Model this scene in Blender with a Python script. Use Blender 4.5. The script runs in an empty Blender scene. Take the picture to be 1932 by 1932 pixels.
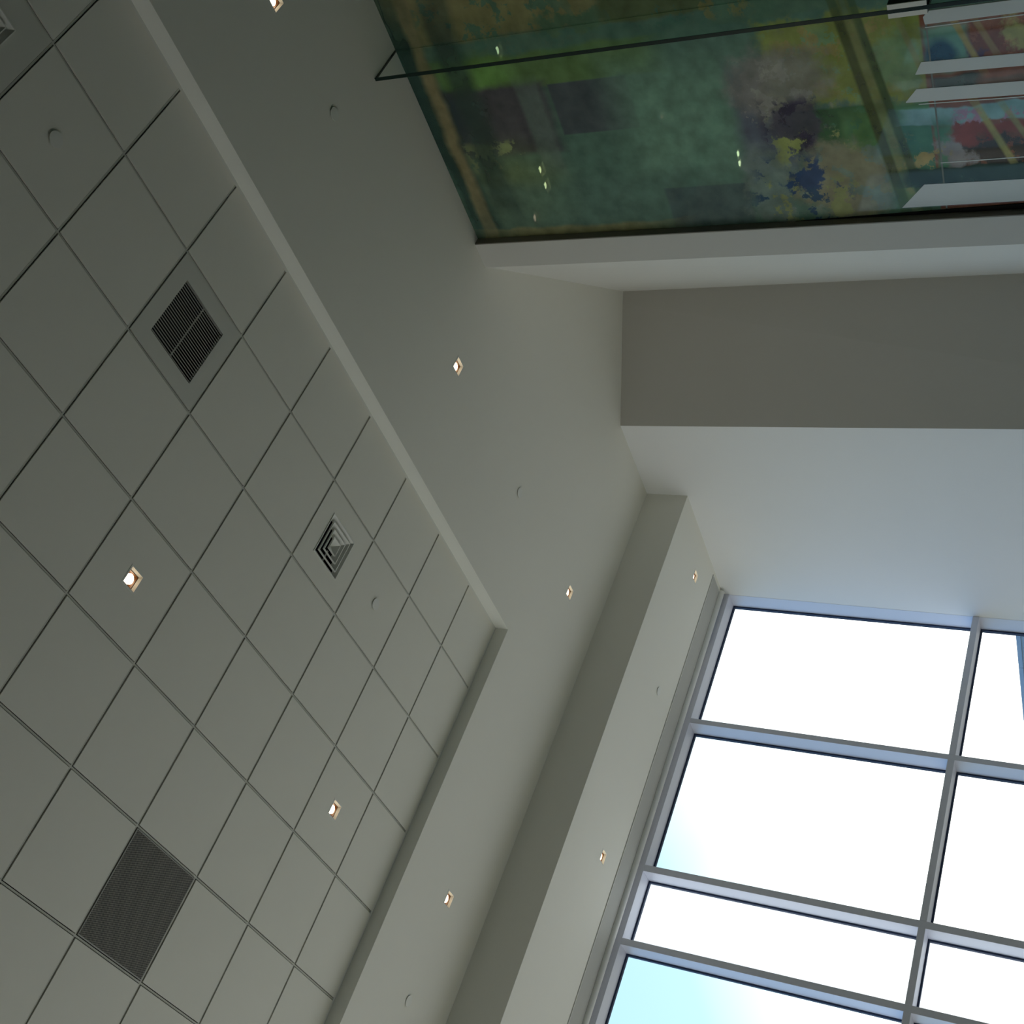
import bpy, bmesh, math, random
from mathutils import Matrix, Vector

random.seed(4)
scene = bpy.context.scene
COL = scene.collection

# ------------------------------------------------------------------ camera
F_PX = 2362.4                                   # focal length in pixels of the 1932 px frame
cam_d = bpy.data.cameras.new('camera')
cam_d.sensor_fit = 'HORIZONTAL'
cam_d.sensor_width = 36.0
cam_d.lens = 36.0 * F_PX / 1932.0
cam_d.clip_end = 400
cam = bpy.data.objects.new('camera', cam_d)
COL.objects.link(cam)
RIGHT = Vector((0.330162, -0.344349, -0.878873))
DOWN = Vector((0.647469, 0.760134, -0.054595))
FWD = Vector((0.686861, -0.551017, 0.473922))
cam.matrix_world = Matrix((
    (RIGHT.x, -DOWN.x, -FWD.x, -1.8840),
    (RIGHT.y, -DOWN.y, -FWD.y, 4.1349),
    (RIGHT.z, -DOWN.z, -FWD.z, 1.6),
    (0, 0, 0, 1)))
scene.camera = cam

# ------------------------------------------------------------------ view, sky
scene.view_settings.view_transform = 'Standard'
scene.view_settings.look = 'None'
scene.view_settings.gamma = 1.0
scene.view_settings.use_curve_mapping = False
scene.view_settings.exposure = -0.06
scene.cycles.use_denoising = True
scene.cycles.max_bounces = 14
scene.cycles.diffuse_bounces = 8
scene.cycles.transparent_max_bounces = 16
scene.cycles.caustics_reflective = False
scene.cycles.caustics_refractive = False

SKY_CLOUD = (1.0, 1.0, 0.98)
SKY_EDGE = (0.26, 0.39, 0.46)
SKY_BLUE = (0.075, 0.20, 0.46)
SKY_STRENGTH = 2.8


def build_world():
    w = bpy.data.worlds.new('overcast_sky')
    scene.world = w
    w.use_nodes = True
    nt = w.node_tree
    nt.nodes.clear()
    out = nt.nodes.new('ShaderNodeOutputWorld')
    bg = nt.nodes.new('ShaderNodeBackground')
    tc = nt.nodes.new('ShaderNodeTexCoord')
    # a bank of bright cloud over the horizon that thins to clear blue sky high up to the +y side
    dot = nt.nodes.new('ShaderNodeVectorMath')
    dot.operation = 'DOT_PRODUCT'
    dot.inputs[1].default_value = (0.30, 0.38, 0.875)
    noise = nt.nodes.new('ShaderNodeTexNoise')
    noise.inputs['Scale'].default_value = 3.0
    noise.inputs['Detail'].default_value = 4.0
    nt.links.new(tc.outputs['Generated'], noise.inputs['Vector'])
    nt.links.new(tc.outputs['Generated'], dot.inputs[0])
    add = nt.nodes.new('ShaderNodeMath')
    add.operation = 'MULTIPLY_ADD'
    add.inputs[1].default_value = 0.10
    nt.links.new(noise.outputs['Fac'], add.inputs[0])
    nt.links.new(dot.outputs['Value'], add.inputs[2])
    ramp = nt.nodes.new('ShaderNodeValToRGB')
    els = ramp.color_ramp.elements
    els[0].position = 0.29
    els[0].color = SKY_CLOUD + (1,)
    els[1].position = 0.95
    els[1].color = SKY_BLUE + (1,)
    e = els.new(0.475)
    e.color = SKY_EDGE + (1,)
    nt.links.new(add.outputs[0], ramp.inputs['Fac'])
    nt.links.new(ramp.outputs['Color'], bg.inputs['Color'])
    bg.inputs['Strength'].default_value = SKY_STRENGTH
    nt.links.new(bg.outputs[0], out.inputs['Surface'])


build_world()

# sun breaking through on the far side of the window wall: it reaches only the floor, out of view
SUN = bpy.data.lights.new('sun', 'SUN')
SUN.energy = 7.4
SUN.color = (1.0, 0.90, 0.72)
SUN.angle = 0.03
sun = bpy.data.objects.new('sun', SUN)
COL.objects.link(sun)
sun.location = (30, -18, 34)
sun.rotation_euler = Vector((-0.32, 0.26, -0.91)).to_track_quat('-Z', 'Y').to_euler()

# ------------------------------------------------------------------ materials


def new_mat(name):
    m = bpy.data.materials.new(name)
    m.use_nodes = True
    nt = m.node_tree
    nt.nodes.clear()
    out = nt.nodes.new('ShaderNodeOutputMaterial')
    return m, nt, out


def paint(name, col, rough=0.6, var=0.03, scale=3.0, bump=0.0, bump_scale=300.0, metal=0.0, spec=0.3):
    """plain surface: colour with a faint procedural mottling and optional fine relief"""
    m, nt, out = new_mat(name)
    b = nt.nodes.new('ShaderNodeBsdfPrincipled')
    tc = nt.nodes.new('ShaderNodeTexCoord')
    n = nt.nodes.new('ShaderNodeTexNoise')
    n.inputs['Scale'].default_value = scale
    n.inputs['Detail'].default_value = 5.0
    nt.links.new(tc.outputs['Object'], n.inputs['Vector'])
    mx = nt.nodes.new('ShaderNodeMix')
    mx.data_type = 'RGBA'
    mx.inputs[6].default_value = tuple(c * (1 - var) for c in col) + (1,)
    mx.inputs[7].default_value = tuple(min(1, c * (1 + var)) for c in col) + (1,)
    nt.links.new(n.outputs['Fac'], mx.inputs[0])
    nt.links.new(mx.outputs[2], b.inputs['Base Color'])
    b.inputs['Roughness'].default_value = rough
    b.inputs['Metallic'].default_value = metal
    b.inputs['Specular IOR Level'].default_value = spec
    if bump > 0:
        n2 = nt.nodes.new('ShaderNodeTexNoise')
        n2.inputs['Scale'].default_value = bump_scale
        nt.links.new(tc.outputs['Object'], n2.inputs['Vector'])
        bp = nt.nodes.new('ShaderNodeBump')
        bp.inputs['Strength'].default_value = bump
        bp.inputs['Distance'].default_value = 0.001
        nt.links.new(n2.outputs['Fac'], bp.inputs['Height'])
        nt.links.new(bp.outputs['Normal'], b.inputs['Normal'])
    nt.links.new(b.outputs[0], out.inputs['Surface'])
    return m


def clear_glass(name, tint, rough=0.0):
    m, nt, out = new_mat(name)
    tr = nt.nodes.new('ShaderNodeBsdfTransparent')
    tr.inputs['Color'].default_value = tint + (1,)
    gl = nt.nodes.new('ShaderNodeBsdfGlossy')
    gl.inputs['Roughness'].default_value = rough
    fr = nt.nodes.new('ShaderNodeFresnel')
    fr.inputs['IOR'].default_value = 1.5
    geo = nt.nodes.new('ShaderNodeNewGeometry')
    inv = nt.nodes.new('ShaderNodeMath')
    inv.operation = 'SUBTRACT'
    inv.inputs[0].default_value = 1.0
    nt.links.new(geo.outputs['Backfacing'], inv.inputs[1])
    fac = nt.nodes.new('ShaderNodeMath')
    fac.operation = 'MULTIPLY'
    nt.links.new(fr.outputs[0], fac.inputs[0])
    nt.links.new(inv.outputs[0], fac.inputs[1])
    mx = nt.nodes.new('ShaderNodeMixShader')
    nt.links.new(fac.outputs[0], mx.inputs[0])
    nt.links.new(tr.outputs[0], mx.inputs[1])
    nt.links.new(gl.outputs[0], mx.inputs[2])
    nt.links.new(mx.outputs[0], out.inputs['Surface'])
    return m


def frosted_glass(name):
    m, nt, out = new_mat(name)
    tl = nt.nodes.new('ShaderNodeBsdfTranslucent')
    tl.inputs['Color'].default_value = (0.92, 0.95, 0.95, 1)
    tr = nt.nodes.new('ShaderNodeBsdfTransparent')
    tr.inputs['Color'].default_value = (0.9, 0.95, 0.95, 1)
    mx = nt.nodes.new('ShaderNodeMixShader')
    mx.inputs[0].default_value = 0.25
    nt.links.new(tl.outputs[0], mx.inputs[1])
    nt.links.new(tr.outputs[0], mx.inputs[2])
    nt.links.new(mx.outputs[0], out.inputs['Surface'])
    return m


def emitter(name, col, strength):
    m, nt, out = new_mat(name)
    e = nt.nodes.new('ShaderNodeEmission')
    e.inputs['Color'].default_value = col + (1,)
    e.inputs['Strength'].default_value = strength
    nt.links.new(e.outputs[0], out.inputs['Surface'])
    return m


def perforated(name):
    m, nt, out = new_mat(name)
    b = nt.nodes.new('ShaderNodeBsdfPrincipled')
    tc = nt.nodes.new('ShaderNodeTexCoord')
    mp = nt.nodes.new('ShaderNodeMapping')
    mp.inputs['Rotation'].default_value = (0, 0, 0.52)
    nt.links.new(tc.outputs['Object'], mp.inputs['Vector'])
    v = nt.nodes.new('ShaderNodeTexVoronoi')
    v.voronoi_dimensions = '2D'
    v.inputs['Scale'].default_value = 105.0
    v.inputs['Randomness'].default_value = 0.0
    nt.links.new(mp.outputs['Vector'], v.inputs['Vector'])
    r = nt.nodes.new('ShaderNodeValToRGB')
    r.color_ramp.elements[0].position = 0.42
    r.color_ramp.elements[0].color = (0.01, 0.01, 0.009, 1)
    r.color_ramp.elements[1].position = 0.46
    r.color_ramp.elements[1].color = (0.27, 0.255, 0.215, 1)
    nt.links.new(v.outputs['Distance'], r.inputs['Fac'])
    nt.links.new(r.outputs['Color'], b.inputs['Base Color'])
    b.inputs['Roughness'].default_value = 0.6
    nt.links.new(b.outputs[0], out.inputs['Surface'])
    return m


def lin(c):
    c /= 255.0
    return c / 12.92 if c <= 0.04045 else ((c + 0.055) / 1.055) ** 2.4


# patches of the abstract film print: (kind, x, z, half x, half z, rotation, edge warp, softness, colour, opacity)
ART = [
    ('B', 1.271, 5.496, 0.221, 0.749, 0.0, 's', 0.1, (100, 95, 62), 1.0),
    ('S', 1.331, 5.501, 0.215, 0.631, 0.0, 'n', 0.0, (62, 88, 72), 0.9),
    ('E', 1.457, 4.989, 0.066, 0.251, 0.0, 'r', 0.3, (68, 88, 66), 1.0),
    ('B', 1.407, 4.467, 0.102, 0.329, 0.0, 's', 0.15, (72, 80, 52), 1.0),
    ('S', 1.451, 4.446, 0.143, 0.33, 0.0, 'n', 1.0, (55, 85, 72), 0.9),
    ('B', 1.508, 3.742, 0.092, 0.392, 0.0, 's', 0.15, (66, 88, 70), 1.0),
    ('S', 1.472, 4.085, 0.109, 0.211, 0.0, 'n', 2.0, (104, 96, 54), 0.8),
    ('B', 1.736, 5.301, 0.124, 0.765, 0.0, 's', 0.18, (72, 94, 54), 1.0),
    ('E', 1.751, 5.785, 0.146, 0.262, 0.0, 's', 0.6, (80, 112, 52), 1.0),
    ('B', 2.078, 5.827, 0.258, 0.513, 0.0, 's', 0.14, (62, 60, 62), 1.0),
    ('B', 2.034, 5.014, 0.185, 0.265, 0.0, 'n', 0.04, (58, 64, 66), 1.0),
    ('E', 2.004, 6.176, 0.216, 0.239, 0.0, 's', 0.5, (36, 44, 52), 1.0),
    ('B', 2.165, 5.43, 0.33, 0.078, 0.0, 'n', 0.3, (78, 90, 82), 0.7),  # pale streak: a room reflection painted into the print
    ('S', 2.341, 5.839, 0.133, 0.257, 0.0, 'n', 1.0, (112, 118, 78), 1.0),
    ('E', 2.638, 5.807, 0.325, 0.364, 0.0, 's', 0.7, (86, 98, 62), 0.8),
    ('B', 2.213, 4.425, 0.406, 0.403, 0.0, 's', 0.6, (82, 108, 92), 1.0),
    ('B', 2.79, 5.271, 0.216, 0.833, 0.0, 's', 0.4, (66, 88, 78), 0.7),
    ('B', 2.843, 4.431, 0.156, 0.28, 0.0, 'n', 0.05, (60, 72, 72), 0.8),
    ('B', 2.263, 3.966, 0.362, 0.16, 0.0, 's', 0.35, (70, 74, 84), 1.0),
    ('B', 1.932, 3.427, 0.286, 0.48, 0.0, 'r', 0.12, (100, 106, 48), 1.0),
    ('S', 1.949, 3.489, 0.28, 0.426, 0.0, 'n', 1.0, (86, 116, 88), 0.7),
    ('S', 1.882, 3.493, 0.277, 0.38, 0.0, 'n', 2.0, (118, 104, 56), 0.8),
    ('E', 2.017, 3.838, 0.231, 0.293, 0.0, 'r', 0.35, (102, 98, 92), 0.85),
    ('S', 2.064, 3.815, 0.241, 0.324, 0.0, 'n', 0.0, (112, 108, 100), 0.9),
    ('E', 1.967, 3.154, 0.186, 0.141, 0.0, 'r', 0.25, (88, 116, 92), 0.6),
    ('B', 2.345, 3.487, 0.13, 0.29, 0.0, 'n', 0.08, (44, 74, 44), 1.0),
    ('S', 2.347, 3.518, 0.143, 0.291, 0.0, 'n', 2.0, (54, 96, 70), 0.7),
    ('B', 2.597, 3.228, 0.35, 0.272, 0.0, 's', 0.12, (66, 98, 54), 1.0),
    ('S', 2.606, 3.229, 0.342, 0.273, 0.0, 'n', 0.0, (50, 88, 66), 0.8),
    ('B', 2.566, 3.073, 0.209, 0.148, 0.0, 's', 0.2, (48, 88, 70), 0.85),
    ('E', 2.324, 3.743, 0.181, 0.149, 0.0, 'r', 0.3, (60, 56, 64), 0.9),
    ('S', 2.318, 3.798, 0.217, 0.205, 0.0, 'n', 1.0, (48, 42, 58), 1.0),
    ('S', 2.479, 3.681, 0.148, 0.316, 0.0, 'n', 2.0, (112, 116, 64), 1.0),
    ('E', 2.721, 3.542, 0.27, 0.302, 0.0, 'r', 0.25, (106, 102, 80), 1.0),
    ('S', 2.716, 3.606, 0.27, 0.4, 0.0, 'n', 0.0, (92, 104, 92), 0.9),
    ('E', 2.72, 4.022, 0.278, 0.168, 0.0, 'r', 0.3, (90, 100, 94), 0.8),
    ('S', 2.717, 3.82, 0.215, 0.295, 0.0, 'n', 1.0, (38, 56, 84), 1.0),
    ('E', 2.688, 3.773, 0.083, 0.154, 0.0, 'r', 0.12, (38, 56, 84), 1.0),
    ('S', 2.888, 3.832, 0.152, 0.35, 0.0, 'n', 1.0, (36, 58, 78), 1.0),
    ('S', 2.843, 3.758, 0.18, 0.379, 0.0, 'n', 2.0, (110, 112, 70), 0.9),
    ('S', 2.647, 3.097, 0.221, 0.165, 0.0, 'n', 2.0, (128, 112, 66), 0.85),
    ('B', 2.213, 3.333, 0.702, 0.03, -0.166, 'n', 0.35, (60, 66, 34), 1.0),
    ('B', 2.234, 3.227, 0.712, 0.026, -0.187, 'n', 0.35, (56, 70, 40), 1.0),
    ('B', 2.219, 3.278, 0.702, 0.026, -0.177, 'n', 0.5, (94, 96, 56), 0.8),
    ('B', 1.876, 3.069, 0.191, 0.016, -0.282, 'n', 0.5, (108, 106, 66), 0.8),
    ('B', 2.059, 6.194, 0.996, 0.0, -0.034, 's', 0.3, (34, 56, 50), 1.0),
    ('B', 2.09, 6.149, 1.015, 0.11, -0.013, 's', 0.5, (36, 56, 50), 1.0),
    ('B', 2.024, 6.099, 0.937, 0.045, 0.027, 's', 0.7, (108, 98, 68), 0.85),
    ('B', 1.954, 5.885, 0.835, 0.1, 0.025, 's', 0.6, (40, 54, 48), 0.85),
    ('B', 2.975, 5.431, 0.038, 0.639, 0.0, 's', 0.5, (104, 100, 66), 0.8),
    ('B', 2.334, 2.677, 0.644, 0.328, 0.0, 'n', 0.02, (98, 60, 44), 1.0),
    ('S', 1.921, 2.6, 0.154, 0.262, 0.0, 'n', 0.0, (118, 74, 52), 1.0),
    ('S', 1.928, 2.548, 0.154, 0.208, 0.0, 'n', 1.0, (78, 48, 40), 1.0),
    ('B', 1.923, 2.876, 0.134, 0.115, 0.0, 's', 0.2, (78, 112, 96), 1.0),
    ('E', 1.951, 2.906, 0.087, 0.089, 0.0, 's', 0.35, (30, 58, 72), 1.0),
    ('B', 1.97, 2.737, 0.052, 0.04, 0.0, 'r', 0.4, (62, 52, 70), 0.8),
    ('B', 1.907, 2.772, 0.152, 0.016, -0.382, 'n', 0.6, (124, 110, 62), 1.0),
    ('B', 1.872, 2.679, 0.118, 0.016, -0.426, 'n', 0.5, (118, 100, 62), 0.8),
    ('E', 1.865, 2.506, 0.098, 0.09, 0.0, 'r', 0.3, (128, 122, 68), 0.9),
    ('B', 2.135, 2.86, 0.049, 0.138, 0.0, 's', 0.3, (40, 58, 54), 1.0),
    ('B', 2.174, 2.534, 0.048, 0.187, 0.0, 's', 0.3, (78, 60, 48), 1.0),
    ('B', 2.334, 2.749, 0.056, 0.404, 0.0, 's', 0.15, (96, 130, 124), 1.0),
    ('S', 2.357, 2.639, 0.066, 0.289, 0.0, 'n', 1.0, (126, 98, 114), 1.0),
    ('B', 2.578, 2.948, 0.207, 0.051, 0.0, 's', 0.3, (60, 102, 76), 1.0),
    ('B', 2.465, 2.618, 0.06, 0.264, 0.0, 'r', 0.2, (104, 50, 38), 1.0),
    ('B', 2.667, 2.62, 0.149, 0.26, 0.0, 'r', 0.2, (50, 44, 34), 1.0),
    ('S', 2.628, 2.618, 0.187, 0.259, 0.0, 'n', 0.0, (92, 56, 38), 1.0),
    ('E', 2.593, 2.884, 0.126, 0.087, 0.0, 'r', 0.25, (108, 104, 102), 1.0),
    ('S', 2.61, 2.996, 0.082, 0.096, 0.0, 'n', 2.0, (132, 110, 66), 0.85),
    ('B', 2.484, 2.666, 0.23, 0.018, -0.414, 'n', 0.6, (122, 118, 64), 0.85),
    ('B', 2.407, 2.559, 0.133, 0.016, -0.49, 'n', 0.6, (112, 114, 70), 0.7),
    ('B', 2.746, 2.778, 0.063, 0.422, 0.0, 's', 0.15, (42, 58, 48), 1.0),
]
ART_GAIN = 4.5
ART_GREY = 0.10         # share of grey in every printed colour


def art_film(name):
    """abstract colour-field print laminated in glass, laid out in metres on the partition (x, z)"""
    m, nt, out = new_mat(name)
    N, L = nt.nodes.new, nt.links.new
    tc = N('ShaderNodeTexCoord')
    sep = N('ShaderNodeSeparateXYZ')
    L(tc.outputs['Object'], sep.inputs[0])
    com = N('ShaderNodeCombineXYZ')
    L(sep.outputs['X'], com.inputs['X'])
    L(sep.outputs['Z'], com.inputs['Y'])
    flat = com.outputs[0]

    def warp(scale, amt, detail):
        n = N('ShaderNodeTexNoise')
        n.inputs['Scale'].default_value = scale
        n.inputs['Detail'].default_value = detail
        n.inputs['Roughness'].default_value = 0.62
        L(flat, n.inputs['Vector'])
        s = N('ShaderNodeVectorMath')
        s.operation = 'MULTIPLY_ADD'
        s.inputs[1].default_value = (amt, amt, 0)
        s.inputs[2].default_value = (-amt / 2, -amt / 2, 0)
        L(n.outputs['Color'], s.inputs[0])
        a = N('ShaderNodeVectorMath')
        a.operation = 'ADD'
        L(s.outputs[0], a.inputs[0])
        L(flat, a.inputs[1])
        return a.outputs[0]

    vec = {'n': flat, 's': warp(3.0, 0.10, 3.0), 'r': warp(7.0, 0.34, 7.0)}
    mott = N('ShaderNodeTexNoise')
    mott.inputs['Scale'].default_value = 9.0
    mott.inputs['Detail'].default_value = 6.0
    L(flat, mott.inputs['Vector'])
    fleck = N('ShaderNodeTexNoise')
    fleck.inputs['Scale'].default_value = 6.5
    fleck.inputs['Detail'].default_value = 9.0
    fleck.inputs['Roughness'].default_value = 0.66
    L(flat, fleck.inputs['Vector'])
    chan = N('ShaderNodeSeparateColor')
    L(fleck.outputs['Color'], chan.inputs[0])

    def ink(c):
        c = [lin(k) * ART_GAIN for k in c]
        g = 0.3 * c[0] + 0.6 * c[1] + 0.1 * c[2]
        return tuple(min(0.9, k + (g - k) * ART_GREY) for k in c) + (1,)

    base = N('ShaderNodeRGB')
    base.outputs[0].default_value = ink((64, 88, 76))
    cur = base.outputs[0]
    for kind, x, z, hx, hz, rot, wk, soft, col, op in ART:
        mp = N('ShaderNodeMapping')
        mp.vector_type = 'TEXTURE'
        mp.inputs['Location'].default_value = (x, z, 0)
        mp.inputs['Rotation'].default_value = (0, 0, rot)
        mp.inputs['Scale'].default_value = (max(hx, 0.004), max(hz, 0.004), 1)
        L(vec[wk], mp.inputs['Vector'])
        if kind == 'E':
            d = N('ShaderNodeVectorMath')
            d.operation = 'LENGTH'
            L(mp.outputs[0], d.inputs[0])
            dist = d.outputs['Value']
        else:
            ab = N('ShaderNodeVectorMath')
            ab.operation = 'ABSOLUTE'
            L(mp.outputs[0], ab.inputs[0])
            sp = N('ShaderNodeSeparateXYZ')
            L(ab.outputs[0], sp.inputs[0])
            mxx = N('ShaderNodeMath')
            mxx.operation = 'MAXIMUM'
            L(sp.outputs['X'], mxx.inputs[0])
            L(sp.outputs['Y'], mxx.inputs[1])
            dist = mxx.outputs[0]
        mr = N('ShaderNodeMapRange')
        mr.interpolation_type = 'SMOOTHSTEP'
        mr.inputs['From Min'].default_value = 1 + soft
        mr.inputs['From Max'].default_value = 1 - soft
        mr.inputs['To Min'].default_value = 0.0
        mr.inputs['To Max'].default_value = op
        mask = mr.outputs[0]
        if kind == 'S':          # ragged flecks scattered over the patch
            mr.inputs['From Min'].default_value = 1.1
            mr.inputs['From Max'].default_value = 0.6
            fl = N('ShaderNodeMapRange')
            fl.interpolation_type = 'SMOOTHSTEP'
            fl.inputs['From Min'].default_value = 0.525
            fl.inputs['From Max'].default_value = 0.565
            L(chan.outputs[int(soft)], fl.inputs['Value'])
            mm = N('ShaderNodeMath')
            mm.operation = 'MULTIPLY'
            L(mr.outputs[0], mm.inputs[0])
            L(fl.outputs[0], mm.inputs[1])
            mask = mm.outputs[0]
        L(dist, mr.inputs['Value'])
        mx = N('ShaderNodeMix')
        mx.data_type = 'RGBA'
        L(mask, mx.inputs[0])
        L(cur, mx.inputs[6])
        mx.inputs[7].default_value = ink(col)
        cur = mx.outputs[2]
    var = N('ShaderNodeMapRange')
    var.inputs['From Min'].default_value = 0.3
    var.inputs['From Max'].default_value = 0.7
    var.inputs['To Min'].default_value = 0.78
    var.inputs['To Max'].default_value = 1.2
    L(mott.outputs['Fac'], var.inputs['Value'])
    mul = N('ShaderNodeVectorMath')
    mul.operation = 'SCALE'
    L(cur, mul.inputs[0])
    L(var.outputs[0], mul.inputs['Scale'])
    b = N('ShaderNodeBsdfPrincipled')
    L(mul.outputs[0], b.inputs['Base Color'])
    b.inputs['Roughness'].default_value = 0.03
    b.inputs['Specular IOR Level'].default_value = 0.5
    tr = N('ShaderNodeBsdfTransparent')
    pale = N('ShaderNodeMix')
    pale.data_type = 'RGBA'
    pale.inputs[0].default_value = 0.5
    L(mul.outputs[0], pale.inputs[6])
    pale.inputs[7].default_value = (0.8, 0.9, 0.85, 1)
    L(pale.outputs[2], tr.inputs['Color'])
    ms = N('ShaderNodeMixShader')
    ms.inputs[0].default_value = 0.46
    L(b.outputs[0], ms.inputs[1])
    L(tr.outputs[0], ms.inputs[2])
    L(ms.outputs[0], out.inputs['Surface'])
    return m


M_CEIL = paint('white_ceiling_paint', (0.81, 0.80, 0.73), 0.75, 0.012, 1.5, 0.15, 500)
M_TILE = paint('acoustic_tile', (0.80, 0.79, 0.715), 0.85, 0.02, 2.5, 0.4, 420)
M_TEE = paint('grid_tee_paint', (0.62, 0.62, 0.56), 0.5, 0.01)
M_WALL = paint('white_wall_paint', (0.87, 0.87, 0.86), 0.7, 0.012, 1.5, 0.15, 500)  # lifted to carry the window light on the wall beside it
M_WALL_DIM = paint('dimmed_wall_paint', (0.68, 0.665, 0.62), 0.7, 0.012, 1.5, 0.15, 500)  # same wall white, dimmed: the weaker light is put into the colour
M_RETURN = paint('taupe_return_wall', (0.52, 0.50, 0.455), 0.75, 0.015, 1.5, 0.15, 500)  # darker even tone for the return face
M_FLOOR_DARK = paint('dark_unseen_floor', (0.085, 0.08, 0.062), 0.95, 0.15, 6.0, 0.4, 200)  # added dark floor zone, unseen, to dim the rear ceiling
M_FAR = paint('dark_brown_wall', (0.16, 0.135, 0.10), 0.6, 0.1)  # rear walls kept dark so less light bounces to the ceiling
M_FLOOR = paint('stone_floor', (0.29, 0.26, 0.165), 0.5, 0.08, 1.2)
M_DARK = paint('dark_duct', (0.012, 0.012, 0.011), 0.9, 0.1)
M_WHITE_METAL = paint('white_enamel', (0.78, 0.78, 0.73), 0.4, 0.01)
M_GRILLE = paint('grey_grille_metal', (0.42, 0.42, 0.39), 0.5, 0.02)
M_GRILLE_PANEL = paint('grey_panel_metal', (0.66, 0.66, 0.60), 0.55, 0.02)
M_PERF = perforated('perforated_sheet')
M_ALU = paint('hazed_aluminium', (0.70, 0.72, 0.82), 0.45, 0.02, 4.0, metal=0.1, spec=0.5)  # paled and blued: glare from the bright window put into the colour
M_GASKET = paint('hazed_gasket', (0.028, 0.045, 0.095), 0.6, 0.1)  # black rubber with the window glare mixed in as navy
M_POCKET = paint('grey_pocket_cover', (0.46, 0.46, 0.43), 0.6, 0.01)
M_SHADE = paint('shade_cloth', (0.90, 0.90, 0.86), 0.3, 0.01, spec=0.5)
M_END_SHADE = paint('end_shade', (0.24, 0.225, 0.19), 0.5, 0.05)  # tone of the shaded side of the wall end
M_STEEL = paint('satin_steel', (0.80, 0.74, 0.62), 0.35, 0.04, 20, metal=0.2)
M_STEEL_REFL = paint('steel_dark_reflection', (0.035, 0.012, 0.010), 0.3, 0.1, metal=0.5)  # maroon-black of a dark reflection put into the plate sides
M_EDGE = paint('green_glass_edge', (0.004, 0.022, 0.016), 0.15, 0.1, spec=0.5)
M_FIN = clear_glass('fin_glass', (0.93, 0.975, 0.96))
M_PANE = clear_glass('window_glass', (0.93, 0.97, 0.96))
M_FROST = frosted_glass('frosted_glass')
M_ART = art_film('art_glass')
M_SEAL = paint('grey_silicone', (0.26, 0.29, 0.26), 0.5, 0.05)
M_TRIM = paint('bright_perimeter_trim', (0.92, 0.92, 0.86), 0.35, 0.01, spec=0.5)
M_BAND = paint('white_film', (0.80, 0.82, 0.76), 0.15, 0.05, 3.0, spec=0.5)
M_BROWN = paint('bronze_baffle', (0.10, 0.04, 0.012), 0.4, 0.1)
M_HOUSING = paint('pale_housing', (0.60, 0.58, 0.52), 0.45, 0.02)
M_LAMP = emitter('lamp_glow', (1.0, 0.82, 0.58), 7.0)
M_GROUND = paint('pale_paving', (0.20, 0.20, 0.19), 0.9, 0.1, 0.3)
M_CLAD = paint('blue_grey_cladding', (0.17, 0.25, 0.36), 0.5, 0.05, 0.5)

# ------------------------------------------------------------------ mesh helpers


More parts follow.
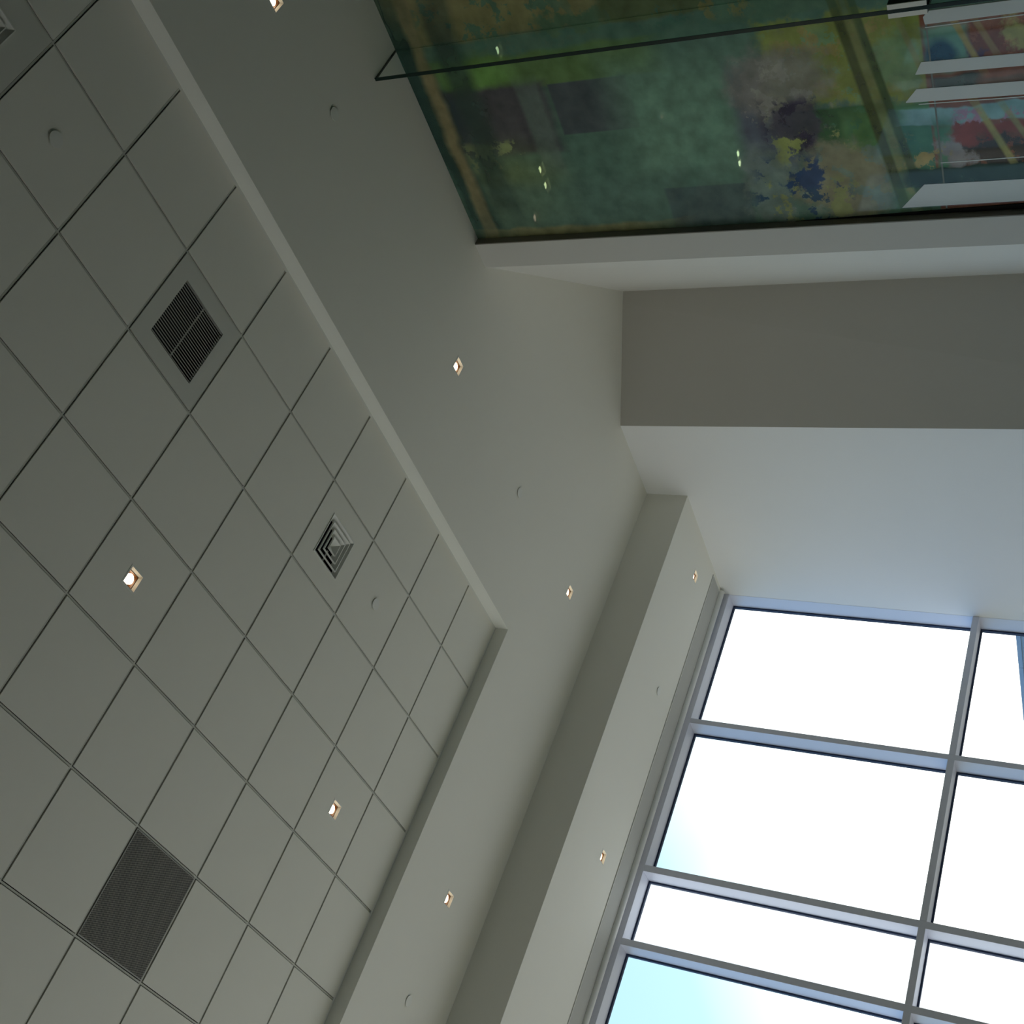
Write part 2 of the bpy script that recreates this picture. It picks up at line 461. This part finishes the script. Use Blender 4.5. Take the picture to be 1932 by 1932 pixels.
class MB:
    def __init__(self):
        self.v, self.f = [], []

    def quad(self, *pts):
        n = len(self.v)
        self.v += [tuple(p) for p in pts]
        self.f.append(tuple(range(n, n + len(pts))))
        return self

    def box(self, x0, x1, y0, y1, z0, z1):
        n = len(self.v)
        self.v += [(x0, y0, z0), (x1, y0, z0), (x1, y1, z0), (x0, y1, z0),
                   (x0, y0, z1), (x1, y0, z1), (x1, y1, z1), (x0, y1, z1)]
        for q in ((0, 3, 2, 1), (4, 5, 6, 7), (0, 1, 5, 4), (1, 2, 6, 5), (2, 3, 7, 6), (3, 0, 4, 7)):
            self.f.append(tuple(n + i for i in q))
        return self

    def prism(self, bottom, top):
        """closed solid between two loops of equal length"""
        n, k = len(self.v), len(bottom)
        self.v += [tuple(p) for p in bottom] + [tuple(p) for p in top]
        self.f.append(tuple(n + i for i in reversed(range(k))))
        self.f.append(tuple(n + k + i for i in range(k)))
        for i in range(k):
            j = (i + 1) % k
            self.f.append((n + i, n + j, n + k + j, n + k + i))
        return self

    def sheet(self, xs, ys, z, holes):
        """flat sheet (facing down) cut at xs, ys; cells inside a hole are left out"""
        xs = sorted(set(round(a, 5) for a in list(xs) + [h[i] for h in holes for i in (0, 1)]))
        ys = sorted(set(round(a, 5) for a in list(ys) + [h[i] for h in holes for i in (2, 3)]))
        for i in range(len(xs) - 1):
            for j in range(len(ys) - 1):
                cx, cy = (xs[i] + xs[i + 1]) / 2, (ys[j] + ys[j + 1]) / 2
                if any(h[0] < cx < h[1] and h[2] < cy < h[3] for h in holes):
                    continue
                self.quad((xs[i], ys[j], z), (xs[i], ys[j + 1], z), (xs[i + 1], ys[j + 1], z), (xs[i + 1], ys[j], z))
        return self

    def ring(self, a0, z0, a1, z1, cx=0.0, cy=0.0):
        """four sloping faces between a square of half-size a0 at z0 and one of half-size a1 at z1"""
        p = [(-1, -1), (1, -1), (1, 1), (-1, 1)]
        for i in range(4):
            q, r = p[i], p[(i + 1) % 4]
            self.quad((cx + q[0] * a0, cy + q[1] * a0, z0), (cx + r[0] * a0, cy + r[1] * a0, z0),
                      (cx + r[0] * a1, cy + r[1] * a1, z1), (cx + q[0] * a1, cy + q[1] * a1, z1))
        return self

    def disc(self, r, z0, z1, n=24, dome=0.0):
        """short cylinder, its lower face domed by `dome`"""
        b = len(self.v)
        c = [(math.cos(2 * math.pi * i / n), math.sin(2 * math.pi * i / n)) for i in range(n)]
        self.v += [(r * x, r * y, z1) for x, y in c] + [(r * x, r * y, z0) for x, y in c]
        self.v += [(r * .6 * x, r * .6 * y, z0 - dome * .7) for x, y in c] + [(0, 0, z0 - dome)]
        for i in range(n):
            j = (i + 1) % n
            self.f.append((b + i, b + j, b + n + j, b + n + i))
            self.f.append((b + n + i, b + n + j, b + 2 * n + j, b + 2 * n + i))
            self.f.append((b + 2 * n + i, b + 2 * n + j, b + 3 * n))
        self.f.append(tuple(b + i for i in range(n)))
        return self

    def tube_y(self, x, z, r, y0, y1, n=28):
        b = len(self.v)
        for y in (y0, y1):
            self.v += [(x + r * math.cos(2 * math.pi * i / n), y, z + r * math.sin(2 * math.pi * i / n)) for i in range(n)]
        for i in range(n):
            j = (i + 1) % n
            self.f.append((b + i, b + j, b + n + j, b + n + i))
        self.f.append(tuple(b + i for i in reversed(range(n))))
        self.f.append(tuple(b + n + i for i in range(n)))
        return self

    def mesh(self, name, mat, bevel=0.0, smooth=False):
        me = bpy.data.meshes.new(name)
        me.from_pydata(self.v, [], self.f)
        bm = bmesh.new()
        bm.from_mesh(me)
        bmesh.ops.remove_doubles(bm, verts=bm.verts, dist=1e-5)
        bmesh.ops.recalc_face_normals(bm, faces=bm.faces)
        if bevel > 0:
            bmesh.ops.bevel(bm, geom=list(bm.edges), offset=bevel, segments=1, affect='EDGES')
        bm.to_mesh(me)
        bm.free()
        if smooth:
            for p in me.polygons:
                p.use_smooth = len(p.vertices) <= 4
        me.materials.append(mat)
        return me

    def obj(self, name, mat, parent=None, bevel=0.0, smooth=False):
        return link(name, self.mesh(name, mat, bevel, smooth), parent)


def link(name, me, parent=None, loc=None):
    o = bpy.data.objects.new(name, me)
    COL.objects.link(o)
    if parent is not None:
        o.parent = parent
    if loc is not None:
        o.location = loc
    return o


def thing(name, loc, label, cat, group=None):
    o = bpy.data.objects.new(name, None)
    o.empty_display_size = 0.1
    COL.objects.link(o)
    o.location = loc
    return tag(o, label, cat, group)


def tag(o, label=None, cat=None, group=None, kind=None):
    for k, v in (('label', label), ('category', cat), ('group', group), ('kind', kind)):
        if v:
            o[k] = v
    return o


def struct(o, label=None):
    return tag(o, label, None, None, 'structure')


# ------------------------------------------------------------------ levels and lines of the room (metres)
ZT = 6.353          # tiled ceiling
Z1 = 6.245          # plaster ceiling around it
Z2 = 5.825          # dropped plaster soffit by the window
ROOF = 6.85
YF = -0.58          # long edge of the tiled recess
XF = 5.47           # short edge of the tiled recess
XS = 6.83           # step down to the soffit
XP = 8.00           # edge of the shade pocket
XW = 8.39           # inner face of window frame
YG = -2.31          # glass partition
YB = -2.25          # wall end beside the glass
YW = -3.19          # wall beside the window
XL, YR, YN = -7.0, 9.5, -9.0     # room limits out of view
T = 0.61

# small openings in the ceilings
LIGHTS_TILE = [(2.126, 1.517), (4.567, 1.524)]
LIGHTS_1 = [(0.64, -1.455), (3.474, -1.466), (6.153, -1.463), (6.183, 1.369)]
LIGHTS_2 = [(7.601, -2.803), (7.631, 0.212)]
BACK_LIGHTS = [(3.259, -3.485), (3.404, -3.476), (2.228, -3.517), (6.0, -7.535), (6.112, -7.513)]
LH = 0.050          # half-size of a downlight opening

# ------------------------------------------------------------------ room shell
struct(MB().box(3.4, XW + .3, YN - .2, YR + .2, -0.2, 0.0).obj('floor', M_FLOOR), 'pale stone floor along the window')
struct(MB().box(XL - .2, 3.4, YN - .2, YR + .2, -0.2, 0.0).obj('floor', M_FLOOR_DARK), 'unseen floor in the depth of the lobby, darkened to dim its bounce')
struct(MB().box(XL - .3, XW + .25, YN - .3, YR + .3, ROOF, ROOF + .2).obj('ceiling', M_DARK), 'dark structural deck above the suspended ceilings')
struct(MB().box(XL - .2, XL, YN, YR, 0, ROOF).obj('wall_rear', M_FAR), 'unseen wall behind the viewer, kept dark brown to limit bounce')
FW = (2.8, 7.2, 0.1, 4.6)       # opening for the added window in the unseen far wall
struct(MB().box(XL, FW[0], YR, YR + .2, 0, ROOF).box(FW[1], XW + .25, YR, YR + .2, 0, ROOF).box(FW[0], FW[1], YR, YR + .2, FW[3], ROOF)
       .box(FW[0], FW[1], YR, YR + .2, 0, FW[2]).obj('wall_far', M_FAR), 'unseen dark brown wall with an added window at the far end of the lobby')
struct(MB().box(XL, 7.0, YN - .2, YN, 0, ROOF).obj('wall_back', M_FAR), 'brown wall of the room behind the glass partition')

struct(MB().box(6.83, 7.0, YN, -3.45, 0, ROOF).obj('wall_side', M_FAR), 'brown side wall of the room behind the glass partition')

# wall end, splayed reveal, taupe return and window-side wall: one run of wall, one piece per face
A0, A1 = (3.012, YB), (3.222, YB)
B_T, B_B = (5.014, -4.062), (4.958, -4.118)
C_T, C_B = (5.877, YW), (5.751, YW)


def wall_piece(name, mat, lo, hi, label):
    b = [(x, y, 0.0) for x, y in lo]
    t = [(x, y, ROOF) for x, y in hi]
    # lean measured between floor and the plaster ceiling
    t = [(bx + (tx - bx) * ROOF / Z1, by + (ty - by) * ROOF / Z1, ROOF) for (bx, by, _), (tx, ty, _) in zip(b, t)]
    return struct(MB().prism(b, t).obj(name, mat), label)


wall_piece('wall_end', M_WALL_DIM, [A0, A1, (3.012, -2.46)], [A0, A1, (3.012, -2.46)],
           'narrow white wall end beside the painted shade strip at the glass partition')
wall_piece('wall_reveal', M_WALL_DIM, [A1, (3.012, -2.46), (4.804, -4.272), B_B], [A1, (3.012, -2.46), (4.804, -4.272), B_T],
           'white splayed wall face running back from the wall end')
wall_piece('wall_return', M_RETURN, [B_B, (4.804, -4.272), (5.0, -4.35), (6.2, -3.45), C_B], [B_T, (4.804, -4.272), (5.0, -4.35), (6.2, -3.45), C_T],
           'darker taupe wall face between two white walls')
wall_piece('wall_right', M_WALL, [C_B, (6.2, -3.45), (8.615, -3.45), (8.615, YW)], [C_T, (6.2, -3.45), (8.615, -3.45), (8.615, YW)],
           'white wall meeting the window at its end')

# plaster ceiling with the step up to the tiles
hole = lambda p: (p[0] - LH, p[0] + LH, p[1] - LH, p[1] + LH)
mb = MB()
mb.sheet([XL, XS], [YN, YF], Z1, [hole(p) for p in LIGHTS_1 if p[1] < YF] + [hole(p) for p in BACK_LIGHTS])
mb.sheet([XF, XS], [YF, YR], Z1, [hole(p) for p in LIGHTS_1 if p[1] > YF])
struct(mb.obj('ceiling', M_CEIL), 'smooth plaster ceiling around the tiled recess')
mb = MB()
mb.quad((XL, YF, Z1), (XF, YF, Z1), (XF, YF, ZT + .12), (XL, YF, ZT + .12))
struct(mb.obj('trim_2', M_TRIM), 'bright white trim along the long edge of the tiled recess')
mb = MB()
mb.quad((XF, YF, Z1), (XF, YR, Z1), (XF, YR, ZT + .12), (XF, YF, ZT + .12))
struct(mb.obj('trim_3', M_TRIM), 'white trim along the short edge of the tiled recess')
mb = MB()
mb.sheet([XS, XP], [YW, YR], Z2, [hole(p) for p in LIGHTS_2])
mb.quad((XS, YW, Z2), (XS, YR, Z2), (XS, YR, Z1 + .1), (XS, YW, Z1 + .1))
mb.quad((XP, YW, Z2), (XP, YR, Z2), (XP, YR, Z2 + .12), (XP, YW, Z2 + .12))
mb.quad((XP, YW, Z2 + .12), (XP, YR, Z2 + .12), (XW + .05, YR, Z2 + .12), (XW + .05, YW, Z2 + .12))
struct(mb.obj('ceiling', M_CEIL), 'dropped plaster soffit along the window')
struct(MB().box(XW + .05, XW + .22, -3.45, YR, Z2 + .055, ROOF).obj('wall_front', M_WALL), 'wall above the window head')

# ------------------------------------------------------------------ tiled ceiling
tile_root = struct(MB().box(XL, XF + .1, YF - .1, YR, ZT + .20, ZT + .22).obj('ceiling', M_DARK),
                   'recessed square-tile ceiling on a metal grid')
GAP = 0.010
SPECIAL = {(2, 0), (5, 0), (-1, 0), (5, 4)}
IX, IY = range(-4, 9), range(-1, 9)


def cell(ix, iy):
    x0, x1 = ix * T + GAP, (ix + 1) * T - GAP
    y0, y1 = iy * T + GAP, (iy + 1) * T - GAP
    if iy == -1:
        y0 = YF + 0.022
    if ix == 8:
        x1 = XF - 0.022
    return x0, x1, y0, y1


def tile_mesh(name, w, d, mat, holes=()):
    m = MB()
    m.sheet([0, w], [0, d], 0, list(holes))
    m.quad((0, 0, 0), (w, 0, 0), (w, 0, .010), (0, 0, .010))
    m.quad((0, d, 0), (w, d, 0), (w, d, .010), (0, d, .010))
    m.quad((0, 0, 0), (0, d, 0), (0, d, .010), (0, 0, .010))
    m.quad((w, 0, 0), (w, d, 0), (w, d, .010), (w, 0, .010))
    return m.mesh(name, mat)


TILE_MESH = {}
for iy in IY:
    for ix in IX:
        if (ix, iy) in SPECIAL:
            continue
        x0, x1, y0, y1 = cell(ix, iy)
        hs = [(p[0] - LH - x0, p[0] + LH - x0, p[1] - LH - y0, p[1] + LH - y0) for p in LIGHTS_TILE if x0 < p[0] < x1 and y0 < p[1] < y1]
        key = (round(x1 - x0, 4), round(y1 - y0, 4), bool(hs))
        if hs or key not in TILE_MESH:
            TILE_MESH[key] = tile_mesh('tile', x1 - x0, y1 - y0, M_TILE, hs)
        link('tile', TILE_MESH[key], tile_root, (x0, y0, ZT))
# grid: one runner per line along x, short cross tees between them
xa, xb = IX[0] * T, XF
ya, yb = YF, (IY[-1] + 1) * T
run = MB().box(0, xb - xa, -.005, .005, .006, .030).mesh('grid_runner', M_TEE)
for iy in range(0, IY[-1] + 2):
    link('grid_runner', run, tile_root, (xa, iy * T, ZT))
tee = MB().box(-.005, .005, .005, T - .005, .006, .030).mesh('cross_tee', M_TEE)
tee_cut = MB().box(-.005, .005, 0, -YF - .005, .006, .030).mesh('cross_tee', M_TEE)
for ix in IX:
    link('cross_tee', tee_cut, tile_root, (ix * T, YF, ZT))
    for iy in range(0, IY[-1] + 1):
        link('cross_tee', tee, tile_root, (ix * T, iy * T, ZT))
MB().box(xa, XF, YF, YF + .022, ZT + .003, ZT + .006).obj('edge_angle', M_WHITE_METAL, tile_root)
MB().box(XF - .022, XF, YF + .022, yb, ZT + .003, ZT + .006).obj('edge_angle', M_WHITE_METAL, tile_root)
# plain lid on the recess beyond the last tiles
MB().box(XL, xa, YF, YR, ZT, ZT + .02).obj('blank_panel', M_TILE, tile_root)
MB().box(xa, XF, yb, YR, ZT, ZT + .02).obj('blank_panel', M_TILE, tile_root)

# ------------------------------------------------------------------ panels that fill whole grid cells
x0, x1, y0, y1 = cell(2, 0)
w, d = x1 - x0, y1 - y0
HG = 0.1945
g = thing('return_grille', (x0 + w / 2, y0 + d / 2, ZT), 'square grey return air grille with many thin parallel bars in the tiled ceiling', 'grille')
m = MB()
m.sheet([-w / 2, w / 2], [-d / 2, d / 2], 0, [(-HG, HG, -HG, HG)])
m.ring(w / 2, 0, w / 2, .010)
m.ring(HG, 0, HG, .022)
m.obj('frame_panel', M_GRILLE_PANEL, g)
MB().ring(HG, .022, HG, .11).quad((-HG, -HG, .11), (HG, -HG, .11), (HG, HG, .11), (-HG, HG, .11)).obj('duct', M_DARK, g)
NB = 23
bar = MB().box(-HG, HG, -.0013, .0013, .001, .006).mesh('bar', M_GRILLE)
for i in range(NB):
    link('bar', bar, g, (0, -HG + (i + .5) * 2 * HG / NB, 0))
MB().box(-.004, .004, -HG, HG, .0065, .010).obj('stiffener', M_GRILLE, g)


def diffuser(ix, iy, label, panel_mat):
    x0, x1, y0, y1 = cell(ix, iy)
    w, d = x1 - x0, y1 - y0
    # the cone sits a little off the middle of its panel, as hung
    g = thing('air_diffuser', (x0 + w / 2, y0 + d / 2, ZT), label, 'air diffuser', None)
    A = 0.153
    m = MB()
    m.sheet([-w / 2, w / 2], [-d / 2, d / 2], 0, [(-A + .01, A - .01, -A + .01, A - .01)])
    m.ring(w / 2, 0, w / 2, .010)
    m.obj('face_panel', panel_mat, g)
    MB().ring(A, -.004, A - .006, -.004).ring(A - .006, -.004, A - .034, .026).ring(A, -.004, A, 0).obj('outer_cone', M_WHITE_METAL, g)
    for a in (0.116, 0.080):
        MB().ring(a, -.004, a - .005, -.004).ring(a - .005, -.004, a - .033, .030).ring(a, -.004, a - .002, .010).obj('cone', M_WHITE_METAL, g)
    MB().ring(.045, -.004, .041, -.004).ring(.041, -.004, .002, .030).ring(.045, -.004, .043, .010).obj('centre_cone', M_WHITE_METAL, g)
    MB().ring(A - .008, .024, A - .008, .10).quad((-A, -A, .10), (A, -A, .10), (A, A, .10), (-A, A, .10)).obj('duct', M_DARK, g)
    MB().box(-.006, .006, .035, .125, .031, .035).obj('bracket', M_WHITE_METAL, g)
    return g


diffuser(5, 0, 'white four-way air diffuser with nested square cones, whole in view', M_TILE)
diffuser(-1, 0, 'white air diffuser cut off at the top left corner of the view', M_GRILLE_PANEL)

x0, x1, y0, y1 = cell(5, 4)
w, d = x1 - x0, y1 - y0
g = thing('perforated_panel', (x0 + w / 2, y0 + d / 2, ZT), 'dark grey perforated metal panel filling one square of the tiled ceiling', 'panel')
MB().box(-w / 2 + .004, w / 2 - .004, -d / 2 + .004, d / 2 - .004, .001, .004).obj('perforated_sheet', M_PERF, g)
m = MB()
m.sheet([-w / 2, w / 2], [-d / 2, d / 2], 0, [(-w / 2 + .005, w / 2 - .005, -d / 2 + .005, d / 2 - .005)])
m.ring(w / 2, 0, w / 2, .010)
m.obj('rim', M_GRILLE, g)

# ------------------------------------------------------------------ downlights
dl_parts = {
    'trim': (MB().ring(.058, -.0015, LH - .002, -.0015).ring(.058, -.0015, .058, .0).ring(LH - .002, -.0015, LH - .002, .002).mesh('trim', M_WHITE_METAL)),
    'housing': (MB().ring(LH - .002, 0.0, .040, .018).mesh('housing', M_HOUSING)),
    'baffle': (MB().ring(.040, .018, .036, .018).ring(.036, .018, .030, .075).quad((-.03, -.03, .075), (.03, -.03, .075), (.03, .03, .075), (-.03, .03, .075)).mesh('baffle', M_BROWN)),
    'lamp': (MB().disc(.029, .023, .040, 24, .006).mesh('lamp', M_LAMP, 0, True)),
}


def downlight(x, y, z, label, group=None, drop=0.0):
    g = thing('recessed_downlight', (x, y, z), label, 'ceiling light', group)
    for n, me in dl_parts.items():
        link(n, me, g, (0, 0, -drop) if n == 'lamp' else None)


downlight(*LIGHTS_TILE[0], ZT, 'lit square downlight in a ceiling tile near the left edge of the view')
downlight(*LIGHTS_TILE[1], ZT, 'lit square downlight in a ceiling tile near the short edge of the tiled recess')
downlight(*LIGHTS_1[0], Z1, 'square downlight cut off at the top edge of the view beside the tiled recess')
downlight(*LIGHTS_1[1], Z1, 'lit square downlight in the plaster ceiling nearest the glass partition')
downlight(*LIGHTS_1[2], Z1, 'lit square downlight in the plaster ceiling level with the corner of the tiled recess')
downlight(*LIGHTS_1[3], Z1, 'lit square downlight in the plaster strip between tiles and dropped soffit, low in view')
downlight(*LIGHTS_2[0], Z2, 'lit square downlight in the dropped soffit close to the white wall')
downlight(*LIGHTS_2[1], Z2, 'lit square downlight in the dropped soffit halfway along the window')
for p, l in zip(BACK_LIGHTS, ('upper of two close downlights glowing through the coloured glass partition',
                              'lower of two close downlights glowing through the coloured glass partition',
                              'faint downlight behind the coloured glass just beside the glass fin',
                              'upper of two small distant lights seen through the middle of the coloured glass',
                              'lower of two small distant lights seen through the middle of the coloured glass')):
    downlight(*p, Z1, l, 'downlights behind the glass', 0.024 if p[0] > 5 else 0.0)

# ------------------------------------------------------------------ concealed sprinkler covers
sp_cap = MB().disc(.040, -.007, -.0045, 28, .0008).mesh('cover_plate', M_WHITE_METAL)
sp_cup = MB().disc(.030, -.0045, .0, 20).mesh('cup', M_DARK)


def sprinkler(x, y, z, label):
    g = thing('sprinkler_cover', (x, y, z), label, 'sprinkler')
    link('cover_plate', sp_cap, g)
    link('cup', sp_cup, g)


sprinkler(0.307, 0.315, ZT, 'round sprinkler cover in a ceiling tile near the top left')
sprinkler(3.983, 0.293, ZT, 'round sprinkler cover in a ceiling tile beside the four-way air diffuser')
sprinkler(1.388, -1.47, Z1, 'round sprinkler cover in the plaster ceiling near the glass fin')
sprinkler(4.832, -1.451, Z1, 'round sprinkler cover in the plaster ceiling between two downlights')
sprinkler(6.181, 2.142, Z1, 'round sprinkler cover low in view between tiles and dropped soffit')
sprinkler(7.626, -1.474, Z2, 'round sprinkler cover in the dropped soffit by the window')

# ------------------------------------------------------------------ shade pocket and roller shade
pk = struct(MB().box(XP + .014, 8.2905, -3.135, YR, Z2 - .003, Z2 + .008).obj('trim_1', M_POCKET), 'grey cover strip of the shade pocket along the window')
MB().box(XP + .007, XP + .013, -3.135, YR, Z2 - .008, Z2 + .010).obj('lip', M_WHITE_METAL, pk)
MB().box(XP + .007, 8.2905, -3.145, -3.135, Z2 - .008, Z2 + .010).obj('end_lip', M_WHITE_METAL, pk)
MB().box(XP + .0, 8.30, YW, -3.145, Z2, Z2 + .010).obj('end_piece', M_CEIL, pk)
g = thing('roller_shade', (8.321, -3.17, 5.812), 'rolled-up white roller shade in its pocket along the window head', 'roller shade')
MB().tube_y(0, 0, .033, 0.012, YR + 3.1).obj('roll', M_SHADE, g, 0, True)
MB().box(-.03, .03, 0.0, .010, -.03, .075).obj('bracket', M_WHITE_METAL, g)
MB().box(-.03, .03, YR + 3.11, YR + 3.12, -.03, .075).obj('bracket', M_WHITE_METAL, g)

# ------------------------------------------------------------------ window wall
win = bpy.data.objects.new('window_1', None)
COL.objects.link(win)
win.location = (XW, YW, 0)
struct(win, 'tall aluminium framed window wall with clear panes')
FD, GK = 0.205, 0.235           # frame depth, gasket depth
M0 = [(-1.673, -1.620), (-0.110, -0.048), (0.590, 0.650), (2.19, 2.25), (3.75, 3.81), (4.45, 4.51), (6.05, 6.11), (7.61, 7.67), (8.31, 8.37)]
HEAD = 5.748
TR = (3.281, 3.339)
TR2 = (0.90, 0.968)
W = lambda x: x - XW
WY = lambda y: y - YW


def wbox(x0, x1, y0, y1, z0, z1):
    return MB().box(W(x0), W(x1), WY(y0), WY(y1), z0, z1)


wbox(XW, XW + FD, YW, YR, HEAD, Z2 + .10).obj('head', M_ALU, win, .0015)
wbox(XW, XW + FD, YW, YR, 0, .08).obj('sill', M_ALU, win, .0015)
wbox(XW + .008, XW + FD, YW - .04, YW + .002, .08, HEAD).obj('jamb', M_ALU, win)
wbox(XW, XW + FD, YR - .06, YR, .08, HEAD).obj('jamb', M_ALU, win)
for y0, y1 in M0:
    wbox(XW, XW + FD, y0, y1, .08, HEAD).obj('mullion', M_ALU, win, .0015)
edges = [(YW - .04, YW + .002)] + M0 + [(YR - .06, YR)]
for i in range(len(edges) - 1):
    a, b = edges[i][1], edges[i + 1][0]
    levels = [.08, TR2[0], TR2[1], TR[0], TR[1], HEAD]
    frost = (b - a) < 0.9
    for z0, z1 in (TR, TR2):
        wbox(XW, XW + FD, a, b, z0, z1).obj('transom', M_ALU, win, .0015)
    for z0, z1 in ((.08, TR2[0]), (TR2[1], TR[0]), (TR[1], HEAD)):
        gk = MB()
        s = .016
        xg0, xg1 = XW + FD - .004, XW + GK
        gk.box(W(xg0), W(xg1), WY(a), WY(a + s), z0, z1).box(W(xg0), W(xg1), WY(b - s), WY(b), z0, z1)
        gk.box(W(xg0), W(xg1), WY(a + s), WY(b - s), z0, z0 + s).box(W(xg0), W(xg1), WY(a + s), WY(b - s), z1 - s, z1)
        p = MB().quad((W(XW + GK), WY(a + s), z0 + s), (W(XW + GK), WY(b - s), z0 + s), (W(XW + GK), WY(b - s), z1 - s), (W(XW + GK), WY(a + s), z1 - s))
        pane = p.obj('pane', M_FROST if frost else M_PANE, win)
        if frost:
            pane['label'] = 'frosted white pane'
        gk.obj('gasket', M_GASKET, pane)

w2 = bpy.data.objects.new('fill_window', None)  # added out of view to light the recess edge and the walls
COL.objects.link(w2)
struct(w2, 'added window in the unseen far wall, lets in fill light')
for k in range(6):
    x = FW[0] + k * (FW[1] - FW[0]) / 5
    MB().box(x - .03, x + .03, YR + .02, YR + .18, FW[2], FW[3]).obj('mullion', M_ALU, w2)
    if k < 5:
        x1 = FW[0] + (k + 1) * (FW[1] - FW[0]) / 5
        MB().quad((x + .03, YR + .15, FW[2]), (x1 - .03, YR + .15, FW[2]), (x1 - .03, YR + .15, FW[3]), (x + .03, YR + .15, FW[3])).obj('pane', M_PANE, w2)

# ------------------------------------------------------------------ glass partition
gp = thing('glass_partition', (0, 0, 0), 'tall art-glass partition printed with green, olive and red colour fields', 'glass wall')
XFIN = (1.475, 1.497)
ZJ = 2.972
YT = 0.019


def panel(x0, x1, z0, z1):
    return MB().box(x0, x1, YG - YT, YG, z0, z1).obj('glass_panel', M_ART, gp)


for x0, x1 in ((XL + .02, -3.5), (-3.49, -0.9), (-0.89, XFIN[0] + .010), (XFIN[0] + .012, 3.016)):
    for z0, z1 in ((0.02, ZJ - .005), (ZJ + .005, Z1 - .002)):
        panel(x0, x1, z0, z1)
MB().box(XL, 2.975, YG - YT, YG - .001, ZJ - .005, ZJ + .005).obj('joint_seal', M_SEAL, gp)
fin = MB().box(XFIN[0] + .001, XFIN[1] - .001, YG, -1.989, 0.02, Z1 - .003).obj('glass_fin', M_FIN, gp)
MB().box(XFIN[0], XFIN[1], -1.989, -1.984, 0.02, Z1).obj('fin_edge', M_EDGE, fin)
MB().box(XFIN[0] + .004, XFIN[1] - .004, YG + .004, -1.989, Z1 - .003, Z1 + .0).obj('fin_top_edge', M_EDGE, fin)
for a, b in ((XFIN[0] - .027, XFIN[0]), (XFIN[1], XFIN[1] + .026)):
    pf = MB().box(a, b, YG + .03, -1.990, 2.889, 3.083).obj('patch_fitting', M_STEEL_REFL, gp, .001)
    MB().box(a, b, -1.990, -1.984, 2.889, 3.083).obj('front_strip', M_STEEL, pf)
ch = MB().box(3.004, 3.012, YG - .05, YB, 0, Z1).obj('shaded_end_strip', M_END_SHADE, gp)  # dark strip stands for shade on the side of the wall end
MB().prism([(3.004, YG, 3.9), (3.004, YG, .02), (2.900, YG, .02)], [(3.004, YG + .006, 3.9), (3.004, YG + .006, .02), (2.900, YG + .006, .02)]).obj('edge_seal', M_DARK, gp)
BANDS = [
    [(1.719, 2.984), (1.687, 2.951), (1.691, 0.3), (1.758, 0.3), (1.763, 2.978)],
    [(2.054, 3.058), (1.983, 3.020), (2.050, 0.3), (2.128, 0.3), (2.057, 3.058)],
    [(2.224, 3.129), (2.147, 3.062), (2.225, 0.3), (2.310, 0.3), (2.228, 3.127)],
    [(2.951, 3.231), (2.791, 3.084), (2.830, 0.3), (2.950, 0.3)],
]
THIN = [((2.647, 2.977), (2.653, 0.3)), ((2.245, 3.060), (2.320, 0.3)), ((1.781, 2.98), (1.760, 0.3))]
for i, b in enumerate(BANDS):
    MB().prism([(x, YG + .0003, z) for x, z in b], [(x, YG + .0016, z) for x, z in b]).obj('white_band', M_BAND, gp)
for (xa_, za_), (xb_, zb_) in THIN:
    MB().prism([(xa_ - .003, YG + .0003, za_), (xa_ + .003, YG + .0003, za_), (xb_ + .003, YG + .0003, zb_), (xb_ - .003, YG + .0003, zb_)],
               [(xa_ - .003, YG + .0016, za_), (xa_ + .003, YG + .0016, za_), (xb_ + .003, YG + .0016, zb_), (xb_ - .003, YG + .0016, zb_)]).obj('thin_line', M_BAND, gp)

# ------------------------------------------------------------------ outside
tag(MB().box(XW + .3, 160, -120, 120, -.3, -.1).obj('ground', M_GROUND), 'pale paving outside the window', None, None, 'structure')
bd = thing('office_building', (22, -17.4, 0), 'blue-grey building edge seen through the window at the right of the view', 'building')
MB().box(0, 45, -14, 0, 0, 5.50).obj('facade', M_CLAD, bd)
cop = MB().box(.012, 2.85, -.35, .05, 5.50, 5.62).mesh('coping', M_CLAD)
for k in range(15):
    link('coping', cop, bd, (8.6 - 2.86 * 3 + k * 2.86, 0, 0))
